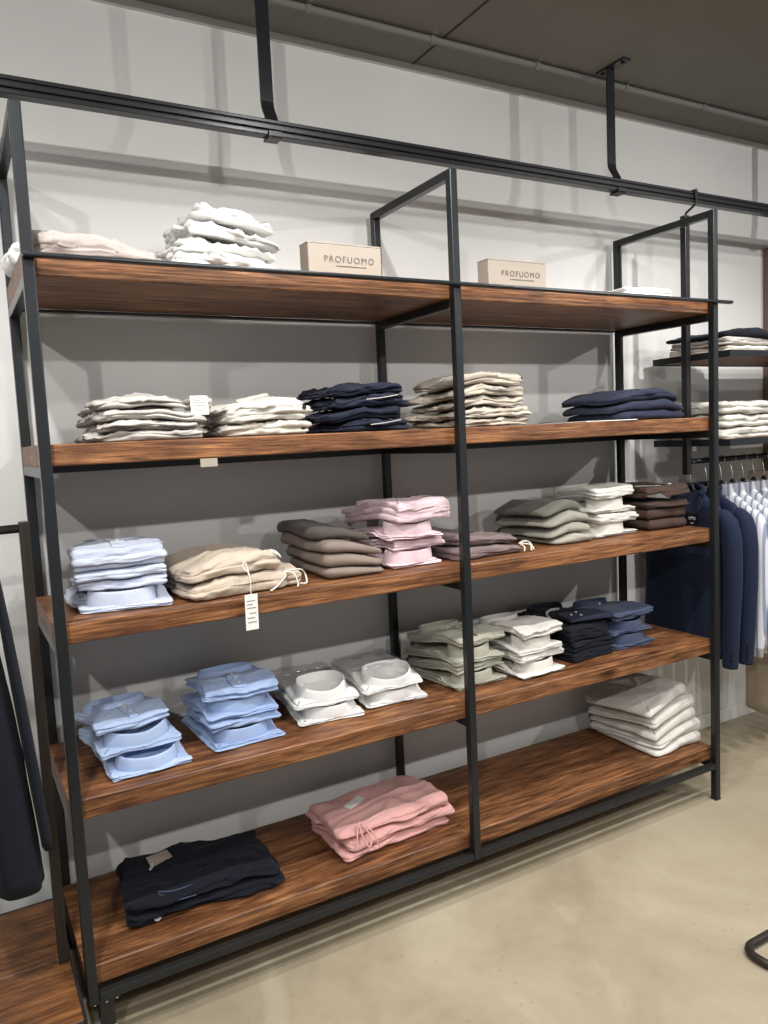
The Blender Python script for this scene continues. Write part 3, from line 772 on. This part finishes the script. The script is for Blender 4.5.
# ---- fourth shelf ----------------------------------------------------------
Z4 = LV[1]
g = 'sky blue shirts at the left of the fourth shelf'
T = 'of the three sky blue shirts'
shirt(.218, .08, Z4, 'sky', 'sky blue shirt with open collar to the front, bottom ' + T, g, w=.215, d=.28, h=.032, rot=2, tilt=20, ch=.044, cc=.056, ca=.08)
shirt(.195, .12, Z4 + .056, 'sky', 'sky blue shirt with collar to the front, middle ' + T, g, w=.215, d=.28, h=.032, rot=6, tilt=16)
shirt(.182, .135, Z4 + .112, 'sky', 'sky blue shirt with cuffs on its fold, topmost ' + T, g, w=.215, d=.25, h=.026, hf=.022, flip=True, rot=8, tilt=22, wr=.004, placket=True)
g = 'mid blue shirts on the fourth shelf'
T = 'of the four mid blue shirts'
shirt(.50, .115, Z4, 'blue', 'mid blue shirt with collar to the front, bottom ' + T, g, w=.215, d=.28, h=.032, rot=3, ca=.08)
shirt(.505, .115, Z4 + .058, 'blue', 'mid blue shirt with fold to the front, second lowest ' + T, g, w=.222, d=.28, h=.026, hf=.02, flip=True, rot=4, coll=False)
shirt(.50, .13, Z4 + .088, 'blue', 'mid blue shirt with collar to the front, second highest ' + T, g, w=.215, d=.28, h=.032, rot=1)
k = shirt(.515, .12, Z4 + .146, 'blue', 'mid blue shirt with placket and beige label, topmost ' + T, g, w=.225, d=.29, h=.028, hf=.022, flip=True, rot=-4, tilt=22, wr=.004, placket=True)
lay(obj('neck_label', box(-.024, .024, -.014, .014, 0, .0016, .0004), F('sand'), k, (0, -.02, .056), (0, 0, R(10))))['label'] = 'beige woven neck label'
g = 'white shirts on the fourth shelf'
shirt(.815, .13, Z4, 'white', 'white shirt with round collar, lower one of the left white pair', g, w=.215, d=.34, h=.032, rot=-6, ca=.08, cc=.056, tilt=16)
shirt(.80, .15, Z4 + .066, 'white', 'white shirt with round open collar, upper one of the left white pair', g, bag=True, w=.215, d=.33, h=.032, rot=-4, ca=.08, cc=.062, tilt=26)
shirt(1.06, .145, Z4, 'white', 'white shirt with round collar, lower one of the right white pair', g, w=.225, d=.33, h=.054, rot=-6, ca=.088, cc=.06, tilt=18)
shirt(1.045, .15, Z4 + .070, 'white', 'white shirt with wide open collar, upper one of the right white pair', g, bag=True, w=.225, d=.32, h=.032, rot=-3, ca=.086, cc=.068, tilt=26, ch=.032)
for nm, x, c, cn, y0 in (('olive', 1.358, 'olive', 'grey-green', .125), ('ivory', 1.612, 'offwhite', 'off-white', .09)):
    g = cn + ' shirts on the fourth shelf'
    T = 'of the ' + cn + ' shirts'
    shirt(x, y0, Z4, c, f'{cn} shirt with collar to the front, bottom ' + T, g, w=.215, d=.31, h=.032, rot=4, ca=.08)
    shirt(x + .008, y0, Z4 + .060, c, f'{cn} shirt with fold to the front, second lowest ' + T, g, w=.222, d=.31, h=.028, hf=.023, flip=True, rot=6, coll=False)
    shirt(x, y0 + .01, Z4 + .092, c, f'{cn} shirt with collar to the front, second highest ' + T, g, w=.215, d=.32, h=.032, rot=2, ca=.08)
    k = shirt(x + .008, y0, Z4 + .152, c, f'{cn} shirt with fold to the front, topmost ' + T, g, w=.222, d=.31, h=.030, hf=.024, flip=True, rot=7, tilt=24, wr=.004, placket=nm == 'olive')
g = 'dark navy shirts on the fourth shelf'
T = 'of the dark navy shirts'
shirt(1.895, .12, Z4, 'dnavy', 'dark navy shirt with pale edge, bottom ' + T, g, w=.218, d=.31, h=.032, hf=.045, flip=True, rot=4, coll=False)
shirt(1.895, .125, Z4 + .05, 'dnavy', 'dark navy shirt with pale edge, middle ' + T, g, w=.218, d=.31, h=.032, hf=.045, flip=True, rot=6, coll=False)
k = shirt(1.892, .13, Z4 + .10, 'dnavy', 'dark navy shirt with buttoned cuff and grey tape, topmost ' + T, g, w=.218, d=.32, h=.055, hf=.045, flip=True, rot=4, tilt=22, wr=.004)
cf = obj('cuff', pad(.19, .11, .016, 2, 420, .008, .0012, NP=72), F('slate'), k, (-.02, .095, .057), (0, 0, R(166)), smooth=True); lay(cf, .001, True)
for q in ((-.06, -.01, .0175), (-.03, -.03, .0175), (-.02, .02, .0175)): obj('button', cyl(q, .0045, .003, 'z', 12), M['button'], cf)
lay(obj('grey_tape', tube(smooth_pts([(.100, .05, .052), (.08, .0, .052), (.04, -.035, .052), (-.03, -.045, .052)], 12), .005, 8), F('greybeige'), k, smooth=True), .001)
g = 'denim navy shirts on the fourth shelf'
T = 'of the dusky blue shirts'
shirt(2.150, .15, Z4, 'bluenavy', 'dusky blue shirt with collar to the front, bottom ' + T, g, w=.218, d=.31, h=.032, rot=3, ca=.085)
shirt(2.150, .155, Z4 + .060, 'bluenavy', 'dusky blue shirt with collar to the front, middle ' + T, g, w=.215, d=.31, h=.032, rot=0, ca=.085)
shirt(2.152, .15, Z4 + .120, 'bluenavy', 'dusky blue shirt with fold to the front, topmost ' + T, g, w=.222, d=.31, h=.034, hf=.028, flip=True, rot=4, tilt=20, wr=.004)

# ---- bottom shelf ----------------------------------------------------------
Z5 = LV[0]
g = 'navy trousers on the bottom shelf'
shp = (lambda u, v: 1.0 - .15 * sm(.2, .5, u))
o1 = folded('folded_trousers', 'trousers', .372, .105, Z5, .45, .31, .028, 'dnavy', 'very dark navy trousers with white button, lower pair on the bottom shelf', g, -4, layers=2, wr=.007, wf=13, fold='fr', jig=.02, shape=shp, rc=.03)
o2 = folded('folded_trousers', 'trousers', .375, .12, Z5 + .031, .43, .29, .030, 'dnavy', 'very dark navy trousers with paper tag, upper pair on the bottom shelf', g, -5, layers=2, wr=.008, wf=13, fold='fr', jig=.02, shape=shp, rc=.03)
buttons(o1, [(-.15, -.165, .013)], 'button', 'y', .0105)
t = obj('price_tag', box(-.034, .034, -.022, .022, 0, .0012, .0004), M['card'], o2, (-.11, .07, .040), (0, 0, R(14))); lay(t); t['label'] = 'beige paper price tag'
obj('tag_string', tube(smooth_pts([(-.03, -.018, .001), (-.045, -.04, .001), (-.05, -.05, .001), (-.04, -.045, .002), (-.028, -.018, .002)]), .0013, 6), M['paper'], t)
drawstring(o2, [(-.14, -.11, .034), (-.10, -.125, .034), (-.04, -.12, .034), (.02, -.105, .036)], .0022, F('bluenavy')); lay(o2.children[-1], .0005)
drawstring(o2, [(-.14, -.12, .034), (-.11, -.152, .028), (-.09, -.158, .022), (-.04, -.158, .022)], .0018, F('bluenavy'))
g = 'rose trousers on the bottom shelf'
hs = (.030, .030, .032); z = Z5
for k, nm in enumerate(ORD[3]):
    shp = (lambda u, v: .85 + .2 * sm(-.3, .4, u))
    o = folded('folded_trousers', 'trousers', 1.0 + (0, .006, -.012)[k], .10 + (0, .0, .01)[k], z, (.43, .43, .42)[k], .26, hs[k], 'rose',
               f'rose pink cotton trousers, {nm} of the three beside the middle post', g, (1, 2, 0)[k], layers=2, wr=.0055, wf=12, fold='f', jig=.012, shape=shp, rc=.025, ang=.3)
    z += hs[k] * .97
    if k == 2:
        t = obj('price_tag', box(-.04, .04, -.017, .017, 0, .0012, .0004), M['paper'], o, (-.07, .035, .038), (0, 0, R(24))); lay(t); t['label'] = 'pale grey paper size ticket'
        for q in ([(-.13, -.115, .034), (-.155, -.150, .012), (-.162, -.164, -.03)], [(-.13, -.115, .034), (-.10, -.152, .010), (-.088, -.164, -.032)], [(-.13, -.115, .034), (-.138, -.152, .008), (-.122, -.164, -.030), (-.108, -.156, -.006), (-.125, -.125, .034)]):
            drawstring(o, q, .0028, F('rose'))
g = 'white knit jumpers on the bottom shelf'
hs = (.040, .042, .042, .044, .046); z = Z5
for k, nm in enumerate(ORD[5]):
    shp = (lambda u, v: .62 + .5 * sm(-.4, .5, u - v * .3))
    folded('folded_jumper', 'jumper', 2.315 + (.01, .006, .0, -.006, -.03)[k], .085 + (0, .008, .014, .022, .03)[k], z, (.29, .29, .285, .28, .28)[k], .35, hs[k], 'knit',
           f'cream white jumper, {nm} of the leaning stack on the bottom shelf', g, (2, 4, 3, 6, 9)[k], layers=1 + (k % 2), wr=.0035, wf=8, fold='fr', jig=.006, shape=shp, rc=.02, ang=.5)
    z += hs[k] * .95

# ------------------------------------------------------------------ hanging shelf with clothes rail on the right
hu = thing('hanging_shelf_unit', 'charcoal steel hanging shelf with two shelves and clothes rail right of the shelving unit', 'shelf', (2.585, .22, 1.33))
def L(x, y, z): return (x - 2.585, y - .22, z - 1.33)
def lbox(x0, x1, y0, y1, z0, z1, bev=0, bm=None): return box(x0 - 2.585, x1 - 2.585, y0 - .22, y1 - .22, z0 - 1.33, z1 - 1.33, bev, bm)
X0, X1 = 2.60, 3.90
for x in (2.571, X1 + .002):
    p = obj('post', lbox(x, x + .028, .238, .266, 1.33, 2.415, .0025), M['steel'], hu)
    hk = tube([L(x + .015, .252, 2.405), L(x + .015, .246, 2.425), L(x + .015, .198, 2.449)], .005, 8); lbox(x + .009, x + .021, .192, .198, 2.444, 2.508, .001, hk); lbox(x + .009, x + .021, .192, .24, 2.5035, 2.508, .001, hk)
    obj('hook', hk, M['steel'], p)
for z0, z1, nm in ((1.812, 1.84, 'upper'), (1.450, 1.478, 'lower')):
    fr = lbox(X0, X1, .05, .058, z0, z1, .001); lbox(X0, X1, .436, .444, z0, z1, .001, fr)
    lbox(X0, X0 + .008, .058, .436, z0, z1, .001, fr); lbox(X1 - .008, X1, .058, .436, z0, z1, .001, fr)
    f = obj('shelf_frame', fr, M['steel'], hu)
    bm, loc = board(X0 + .0085, X1 - .0085, .0585, .4355, z0 + .004, z1 - .004, 31)
    obj('shelf_board', bm, M['shelf_wood'], f, L(*loc))
obj('clothes_rail', tube([L(2.5985, .25, 1.385), L(3.90, .25, 1.385)], .0115, 14), M['steel'], hu, smooth=True)
ZR1, ZR2 = 1.836, 1.474
g = 'trousers on the upper hanging shelf'
folded('folded_trousers', 'trousers', 2.845, .10, ZR1, .40, .30, .028, 'linen', 'cream folded trousers, lower of the pile on the upper hanging shelf', g, 0, layers=2, wr=.005, wf=13, fold='f')
folded('folded_trousers', 'trousers', 2.80, .10, ZR1 + .027, .32, .30, .03, 'greybeige', 'grey folded trousers, middle of the pile on the upper hanging shelf', g, 2, layers=2, wr=.005, wf=13, fold='f')
folded('folded_trousers', 'trousers', 2.825, .095, ZR1 + .055, .38, .31, .032, 'dnavy', 'dark navy folded trousers, topmost of the pile on the upper hanging shelf', g, -2, layers=1, wr=.004, wf=9, fold='f', shape=(lambda u, v: .55 + .55 * sm(.5, .05, abs(u))))
g = 'off-white jeans on the lower hanging shelf'
z = ZR2
for k, nm in enumerate(ORD[3]):
    hh = (.044, .046, .05)[k]
    folded('folded_jeans', 'jeans', 2.80, .085 + .004 * k, z, .36, .31, hh, 'linen', f'off-white folded jeans, {nm} of the pile on the lower hanging shelf', g, (0, 1, -1)[k], layers=2, wr=.006, wf=15, fold='l', jig=.01, rc=.03)
    z += hh * .96
folded('folded_jeans', 'jeans', 3.13, .10, ZR2, .24, .31, .10, 'dnavy', 'dark navy folded jeans beside the off-white ones on the lower hanging shelf', None, 0, layers=3, wr=.005, wf=12, fold='f')

# hangers and hung garments; each hangs square to the wall from the rail
RY, RZ = .25, 1.385
def hanger_mesh_parts(x, col, lab, group):
    r = thing('clothes_hanger', lab, 'hanger', (x, RY, RZ - .10), 0, group)
    hk = []
    for k in range(13):
        a = R(-40 + 235 * k / 12); hk.append((0, .0175 * math.cos(a), .0975 + .0175 * math.sin(a)))
    hk = [(0, 0, 0), (0, 0, .03), (0, .006, .06), (0, .013, .078)] + hk[1:]
    obj('hook', tube(smooth_pts(hk, 3), .0019, 6), M['chrome'], r, smooth=True)
    arm = [(0, -.12, -.122), (0, -.09, -.105), (0, -.05, -.078), (0, -.02, -.03), (0, 0, .002), (0, .02, -.03), (0, .05, -.078), (0, .09, -.105), (0, .12, -.122)]
    obj('arms', tube(smooth_pts(arm, 4), [.007] * 33, 8), M['black'], r, smooth=True)
    return r
def body_mesh(prof, n=40, seed=0, wr=.004, cap=False, floor=True):
    """prof: (z, y_front, y_back, x_half, power); closed tube with cloth folds."""
    bm = bmesh.new(); rows = []
    for (z, y0, y1, xh) in prof:
        row = []
        for k in range(n):
            a = 2 * PI * k / n; c, s = math.cos(a), math.sin(a)
            cx = math.copysign(abs(s) ** .7, s); cy = math.copysign(abs(c) ** .85, c)
            y = (y0 + y1) / 2 + (y1 - y0) / 2 * cy; x = xh * cx
            q = Vector((x * 9 + seed, y * 22, z * 2.2))
            x += wr * 2 * noise.noise(q) + wr * .7 * noise.noise(q * 2.3)
            y += wr * noise.noise(Vector((x * 8, y * 8, z * 5 + seed)))
            row.append(bm.verts.new((x, y, z)))
        rows.append(row)
    for A, B in zip(rows, rows[1:]):
        for k in range(n): bm.faces.new((A[k], A[(k + 1) % n], B[(k + 1) % n], B[k]))
    if floor: bm.faces.new(rows[0])
    if cap: bm.faces.new(rows[-1][::-1])
    return bm
def lerp_prof(keys, m=7):
    out = []
    for a, b in zip(keys, keys[1:]):
        for k in range(m):
            t = k / m; out.append(tuple(p + (q - p) * t for p, q in zip(a, b)))
    out.append(keys[-1]); return out
def jacket(x, label, group, seed):
    r = thing('hanging_jacket', label, 'jacket', (x, RY, 0), 0, group)
    m = F('jacket')
    keys = [(.545, -.16, .262, .032), (.75, -.155, .25, .034), (.95, -.15, .235, .034), (1.08, -.165, .215, .034), (1.15, -.18, .20, .032), (1.195, -.145, .165, .028), (1.232, -.075, .095, .024), (1.262, -.055, .07, .020)]
    obj('jacket_body', body_mesh(lerp_prof(keys), 44, seed, .004), m, r, smooth=True)
    for s, nm in ((-1, 'front'), (1, 'rear')):
        yy = s * .178
        path = [(0, yy * .83, 1.17), (0, yy * 1.04, 1.13), (0, yy * 1.13, 1.05), (.002, yy * 1.15, .90), (.004, yy * 1.10, .72), (.006, yy * 1.07, .60), (.006, yy * 1.05, .515)]
        rad = [.022, .038, .041, .039, .036, .034, .032]
        pts = smooth_pts(path, 5); n = len(pts) - 1
        rr = []
        for i in range(n + 1):
            f = i / n * 6; a = min(5, int(f)); rr.append((rad[a] + (rad[a + 1] - rad[a]) * (f - a)) * (1 + .04 * noise.noise(Vector((f * 2, seed, 0)))))
        sl = obj('sleeve', tube(pts, rr, 18), m, r, smooth=True); sl.scale = (.92, 1, 1)
        if s < 0:
            for k in range(4): obj('cuff_button', cyl((-.026 + .006, yy * 1.06 - .024, .545 + .017 * k), .006, .004, 'x', 10), M['dark_button'], sl)
    # collar and lapels on the left face
    cb = bmesh.new()
    vs = [(-.020, -.06, 1.255), (-.020, .05, 1.255), (-.030, .055, 1.225), (-.038, .03, 1.15), (-.041, .0, 1.06), (-.038, -.07, 1.17), (-.030, -.085, 1.205)]
    A = [cb.verts.new(v) for v in vs]; B = [cb.verts.new((v[0] - .005, v[1], v[2])) for v in vs]
    cb.faces.new(A); cb.faces.new(B[::-1])
    for k in range(len(vs)): cb.faces.new((A[k], A[(k + 1) % len(vs)], B[(k + 1) % len(vs)], B[k]))
    obj('lapel', cb, F('slate'), r)
    obj('collar', tube(smooth_pts([(-.024, -.065, 1.245), (-.006, -.072, 1.268), (.024, 0, 1.28), (-.006, .067, 1.268), (-.024, .06, 1.245)], 5), .012, 10), m, r, smooth=True)
    return r
gj = 'navy jackets on the clothes rail'
jx = (2.606, 2.708)
for k, x in enumerate(jx):
    nm = ('nearest the shelving unit', 'next to the striped shirts')[k]
    hanger_mesh_parts(x, None, f'black hanger with metal hook holding the navy jacket {nm}', 'hangers on the clothes rail')
    o = jacket(x, f'navy blue tailored jacket hanging from the rail, {nm}', gj, k * 3.1)
# white lettering on the dark label against the first jacket
    if k == 0:
        lt = obj('fabric_label', box(-.002, .002, -.04, .04, -.025, .03, .0006), M['black'], o, (-.048, -.045, 1.140), (0, 0, 0)); lt['label'] = 'small dark label with white lettering'
        for txt, sz, zz in (('ero', .026, .0), ('oo', .014, -.018)):
            cu = bpy.data.curves.new('t', 'FONT'); cu.body = txt; cu.size = sz; cu.align_x = 'CENTER'; cu.extrude = .0003
            tmp = bpy.data.objects.new('tmp', cu); COL.objects.link(tmp); bpy.context.view_layer.update()
            me = bpy.data.meshes.new_from_object(tmp.evaluated_get(bpy.context.evaluated_depsgraph_get())); bpy.data.objects.remove(tmp)
            me.materials.clear(); me.materials.append(M['white_thread'])
            link('lettering', me, lt, (-.0025, 0, zz), (PI / 2, 0, -PI / 2))
def hung_shirt(x, label, group, seed):
    r = thing('hanging_shirt', label, 'shirt', (x, RY, 0), 0, group)
    m = M['striped']
    keys = [(.50, -.15, .22, .022), (.75, -.155, .215, .026), (1.0, -.155, .205, .026), (1.12, -.17, .20, .025), (1.175, -.15, .175, .022), (1.215, -.09, .10, .02), (1.245, -.052, .06, .018)]
    obj('shirt_body', body_mesh(lerp_prof(keys), 44, seed, .005), m, r, smooth=True)
    for s in (-1, 1):
        yy = s * .175
        path = [(0, yy * .85, 1.16), (0, yy * 1.03, 1.12), (0, yy * 1.10, 1.02), (.002, yy * 1.12, .85), (.0, yy * 1.08, .66), (.0, yy * 1.02, .56)]
        rad = [.018, .03, .032, .030, .028, .026]; pts = smooth_pts(path, 5); n = len(pts) - 1; rr = []
        for i in range(n + 1):
            f = i / n * 5; a = min(4, int(f)); rr.append(rad[a] + (rad[a + 1] - rad[a]) * (f - a))
        o = obj('sleeve', tube(pts, rr, 16), m, r, smooth=True); o.scale = (.8, 1, 1)
    cb = collar(.026, .056, .046, seed, 1.1)
    obj('collar', cb, m, r, (0, .0, 1.232), (0, R(-8), 0), smooth=True)
    return r
sx = (2.808, 2.884, 2.960, 3.036, 3.112)
wn = ('nearest the navy jackets', 'second from the navy jackets', 'third from the navy jackets', 'fourth from the navy jackets', 'fifth from the navy jackets')
for k, x in enumerate(sx):
    hanger_mesh_parts(x, None, f'black hanger with metal hook holding the striped shirt {wn[k]}', 'hangers on the clothes rail')
    hung_shirt(x, f'white shirt with grey-blue stripes on the rail, {wn[k]}', 'striped shirts on the clothes rail', k * 2.3)
# long buff trousers further along the rail
def hung_trousers(name, x, y, top, bot, hw, th, col, label, cat, seed, twist=0, group=None, lean=0.0):
    r = thing(name, label, cat, (x, y, 0), R(twist), group)
    H = top - bot
    keys = [(bot, -hw * 1.0, hw * .95, th), (bot + H * .4, -hw * 1.02, hw * 1.0, th * 1.05), (bot + H * .75, -hw * 1.0, hw * 1.0, th * .9), (top - .04, -hw * .9, hw * .9, th * .6), (top, -hw * .88, hw * .88, th * .5)]
    bm = body_mesh(lerp_prof(keys, 9), 40, seed, min(.006, th * .09))
    for v in bm.verts: v.co.x += lean * max(0, top - .04 - v.co.z) / H
    obj('trouser_legs', bm, F(col), r, smooth=True)
    wb = [(top - .038, -hw * .93, hw * .93, th * .62), (top + .002, -hw * .9, hw * .9, th * .55)]
    obj('waistband', body_mesh(lerp_prof(wb, 3), 40, seed, .001, floor=False), F(col), r, smooth=True)
    return r
hung_trousers('hanging_trousers', 3.27, RY, 1.30, .10, .21, .05, 'buff', 'long buff trousers hanging beyond the striped shirts', 'trousers', 3)
hanger_mesh_parts(3.27, None, 'black hanger with metal hook holding the long buff trousers', 'hangers on the clothes rail')
pn = obj('wooden_panel', box(3.53, 3.75, .505, .541, .0, 2.42, .003), M['panel_wood']); tag(pn, 'brown wooden panel leaning upright on the wall behind the hanging shelf', 'panel')

# ------------------------------------------------------------------ left: trouser rack on its own platform
pf = thing('display_platform', 'low wooden display platform with dark steel edge left of the shelving unit', 'platform', (-.6, .15, 0))
for y0, y1 in ((-.131, .139), (.141, .455)):
    bm, loc = board(-1.2, -.0245, y0, y1, .15, .2, 41 + y0 * 9)
    obj('platform_board', bm, M['dark_wood'], pf, (loc[0] + .6, loc[1] - .15, loc[2]))
fr = box(.5758, .583, -.283, .307, .125, .203, .001); box(-.6, .5758, -.289, -.282, .125, .1985, .001, fr); box(-.6, .5758, .3055, .312, .125, .1985, .001, fr)
obj('steel_edge', fr, M['black'], pf)
for x in (-.58, .53):
    for y in (-.26, .28): obj('leg', box(x, x + .028, y, y + .028, 0, .15, .002), M['steel'], pf)
rk = thing('trouser_rack', 'brown-black steel rail frame standing on the left platform', 'rack', (-.0385, .125, .2))
obj('post', box(-.0125, .0125, -.0125, .0125, .0003, 1.182, .002), M['bronze'], rk)
obj('post', box(-1.0 - .0125, -1.0 + .0125, -.0125, .0125, .0003, 1.182, .002), M['bronze'], rk)
obj('rail', tube([(-.99, 0, 1.162), (-.01, 0, 1.165)], .011, 12), M['bronze'], rk, smooth=True)
for k, (x, y, bot, hw, th, tw, nm) in enumerate(((-.187, .075, .475, .078, .052, .065, 'longer pair at the left picture edge'), (-.116, .045, .575, .05, .013, .062, 'shorter pair next to the rack post'))):
    hung_trousers('hanging_trousers', x, y, 1.30, bot, hw, th, 'dnavy', 'dark navy trousers hanging from the left rack, ' + nm, 'trousers', 11 + k * 4, 0, 'navy trousers on the left rack', tw)
    hang = thing('trouser_hanger', 'small dark clip hanger holding the ' + nm.replace(' at', ' of navy trousers at').replace(' next', ' of navy trousers next'), 'hanger', (x, .125, 1.30), 0, 'clip hangers on the left rack')
    pts = [(0, -.08, .008), (0, -.03, .014), (0, 0, .02), (0, 0, .035)] + [(0, .015 * math.cos(R(a)) + .0, .066 + .015 * math.sin(R(a))) for a in range(-60, 200, 26)]
    obj('hook', tube(smooth_pts(pts, 3), .002, 6), M['bronze'], hang, smooth=True)

# ------------------------------------------------------------------ rack base on the floor at the right
rb = thing('clothes_rack', 'dark bent tube base of a clothes rack on the concrete floor at right', 'rack', (2.2, -.70, .013))
x0, x1, y0, y1, rr = 1.705 - 2.2, 3.2 - 2.2, -.055, .055, .045
lp = []
for cx, cy, a0 in ((x1 - rr, y1 - rr, 0), (x0 + rr, y1 - rr, 90), (x0 + rr, y0 + rr, 180), (x1 - rr, y0 + rr, 270)):
    for k in range(9): a = R(a0 + 90 * k / 8); lp.append((cx + rr * math.cos(a), cy + rr * math.sin(a), 0))
obj('base_tube', tube(lp, .0125, 12, closed=True), M['bronze'], rb, smooth=True)

# ------------------------------------------------------------------ camera
cam = bpy.data.cameras.new('camera'); co = bpy.data.objects.new('camera', cam); COL.objects.link(co)
yaw, pitch, roll = R(29.237), R(-5.509), R(-2.679)
f = Vector((math.sin(yaw) * math.cos(pitch), math.cos(yaw) * math.cos(pitch), math.sin(pitch)))
r = Vector((math.cos(yaw), -math.sin(yaw), 0)); u = r.cross(f)
r2 = r * math.cos(roll) + u * math.sin(roll); u2 = -r * math.sin(roll) + u * math.cos(roll)
co.matrix_world = Matrix((( r2.x, u2.x, -f.x, -.1911), (r2.y, u2.y, -f.y, -2.0112), (r2.z, u2.z, -f.z, 1.5502), (0, 0, 0, 1)))
cam.sensor_fit = 'VERTICAL'; cam.sensor_height = 24; cam.lens = 24 * 771.19 / 1024
cam.clip_start = .05
S.camera = co

# ------------------------------------------------------------------ light: ceiling spots behind the viewer, and the shop's general light
def spot(x, y, z, tx, ty, tz, e, ang=80, rad=.035, blend=.6, col=(1, .95, .88)):
    l = bpy.data.lights.new('ceiling_spot', 'SPOT'); l.energy = e; l.spot_size = R(ang); l.spot_blend = blend; l.shadow_soft_size = rad; l.color = col
    o = bpy.data.objects.new('ceiling_spot', l); COL.objects.link(o); o.location = (x, y, z)
    o.rotation_euler = (Vector((tx, ty, tz)) - Vector((x, y, z))).to_track_quat('-Z', 'Y').to_euler()
    return o
LC = (1, .985, .965)
for x, e, tx in ((-1.3, 135, .6), (1.2, 75, 1.2), (4.9, 165, 2.3)):          # far track
    spot(x, -3.2, 2.88, tx, .5, 1.5, e, 84, .035, .6, LC)
for x, e in ((-.6, 40), (1.2, 42), (2.9, 50)):                                # second track
    spot(x, -1.7, 2.88, x, .25, 1.0, e, 100, .03, .7, LC)
for x, e in ((-.3, 84), (1.0, 84), (2.5, 96)):                                # third track
    spot(x, -.93, 2.88, x + .1, .15, .7, e, 105, .03, .7, LC)
for x, e in ((-.2, 34), (1.0, 36), (2.2, 38), (3.4, 12)):                     # near track above the aisle side of the shelves
    spot(x, -.36, 2.90, x, -.30, 0, e, 110, .03, .7, LC)
spot(2.2, -2.2, 2.88, 2.0, -1.3, .0, 35, 95, .05, .6, LC)  # added floor fill, brightens the concrete; not one of the tracks
w = bpy.data.worlds.new('shop_light'); S.world = w; w.use_nodes = True
w.node_tree.nodes['Background'].inputs[0].default_value = (1, .995, .99, 1); w.node_tree.nodes['Background'].inputs[1].default_value = .40
S.view_settings.view_transform = 'Standard'; S.view_settings.look = 'None'; S.view_settings.gamma = 1; S.view_settings.exposure = 0
S.view_settings.use_curve_mapping = False
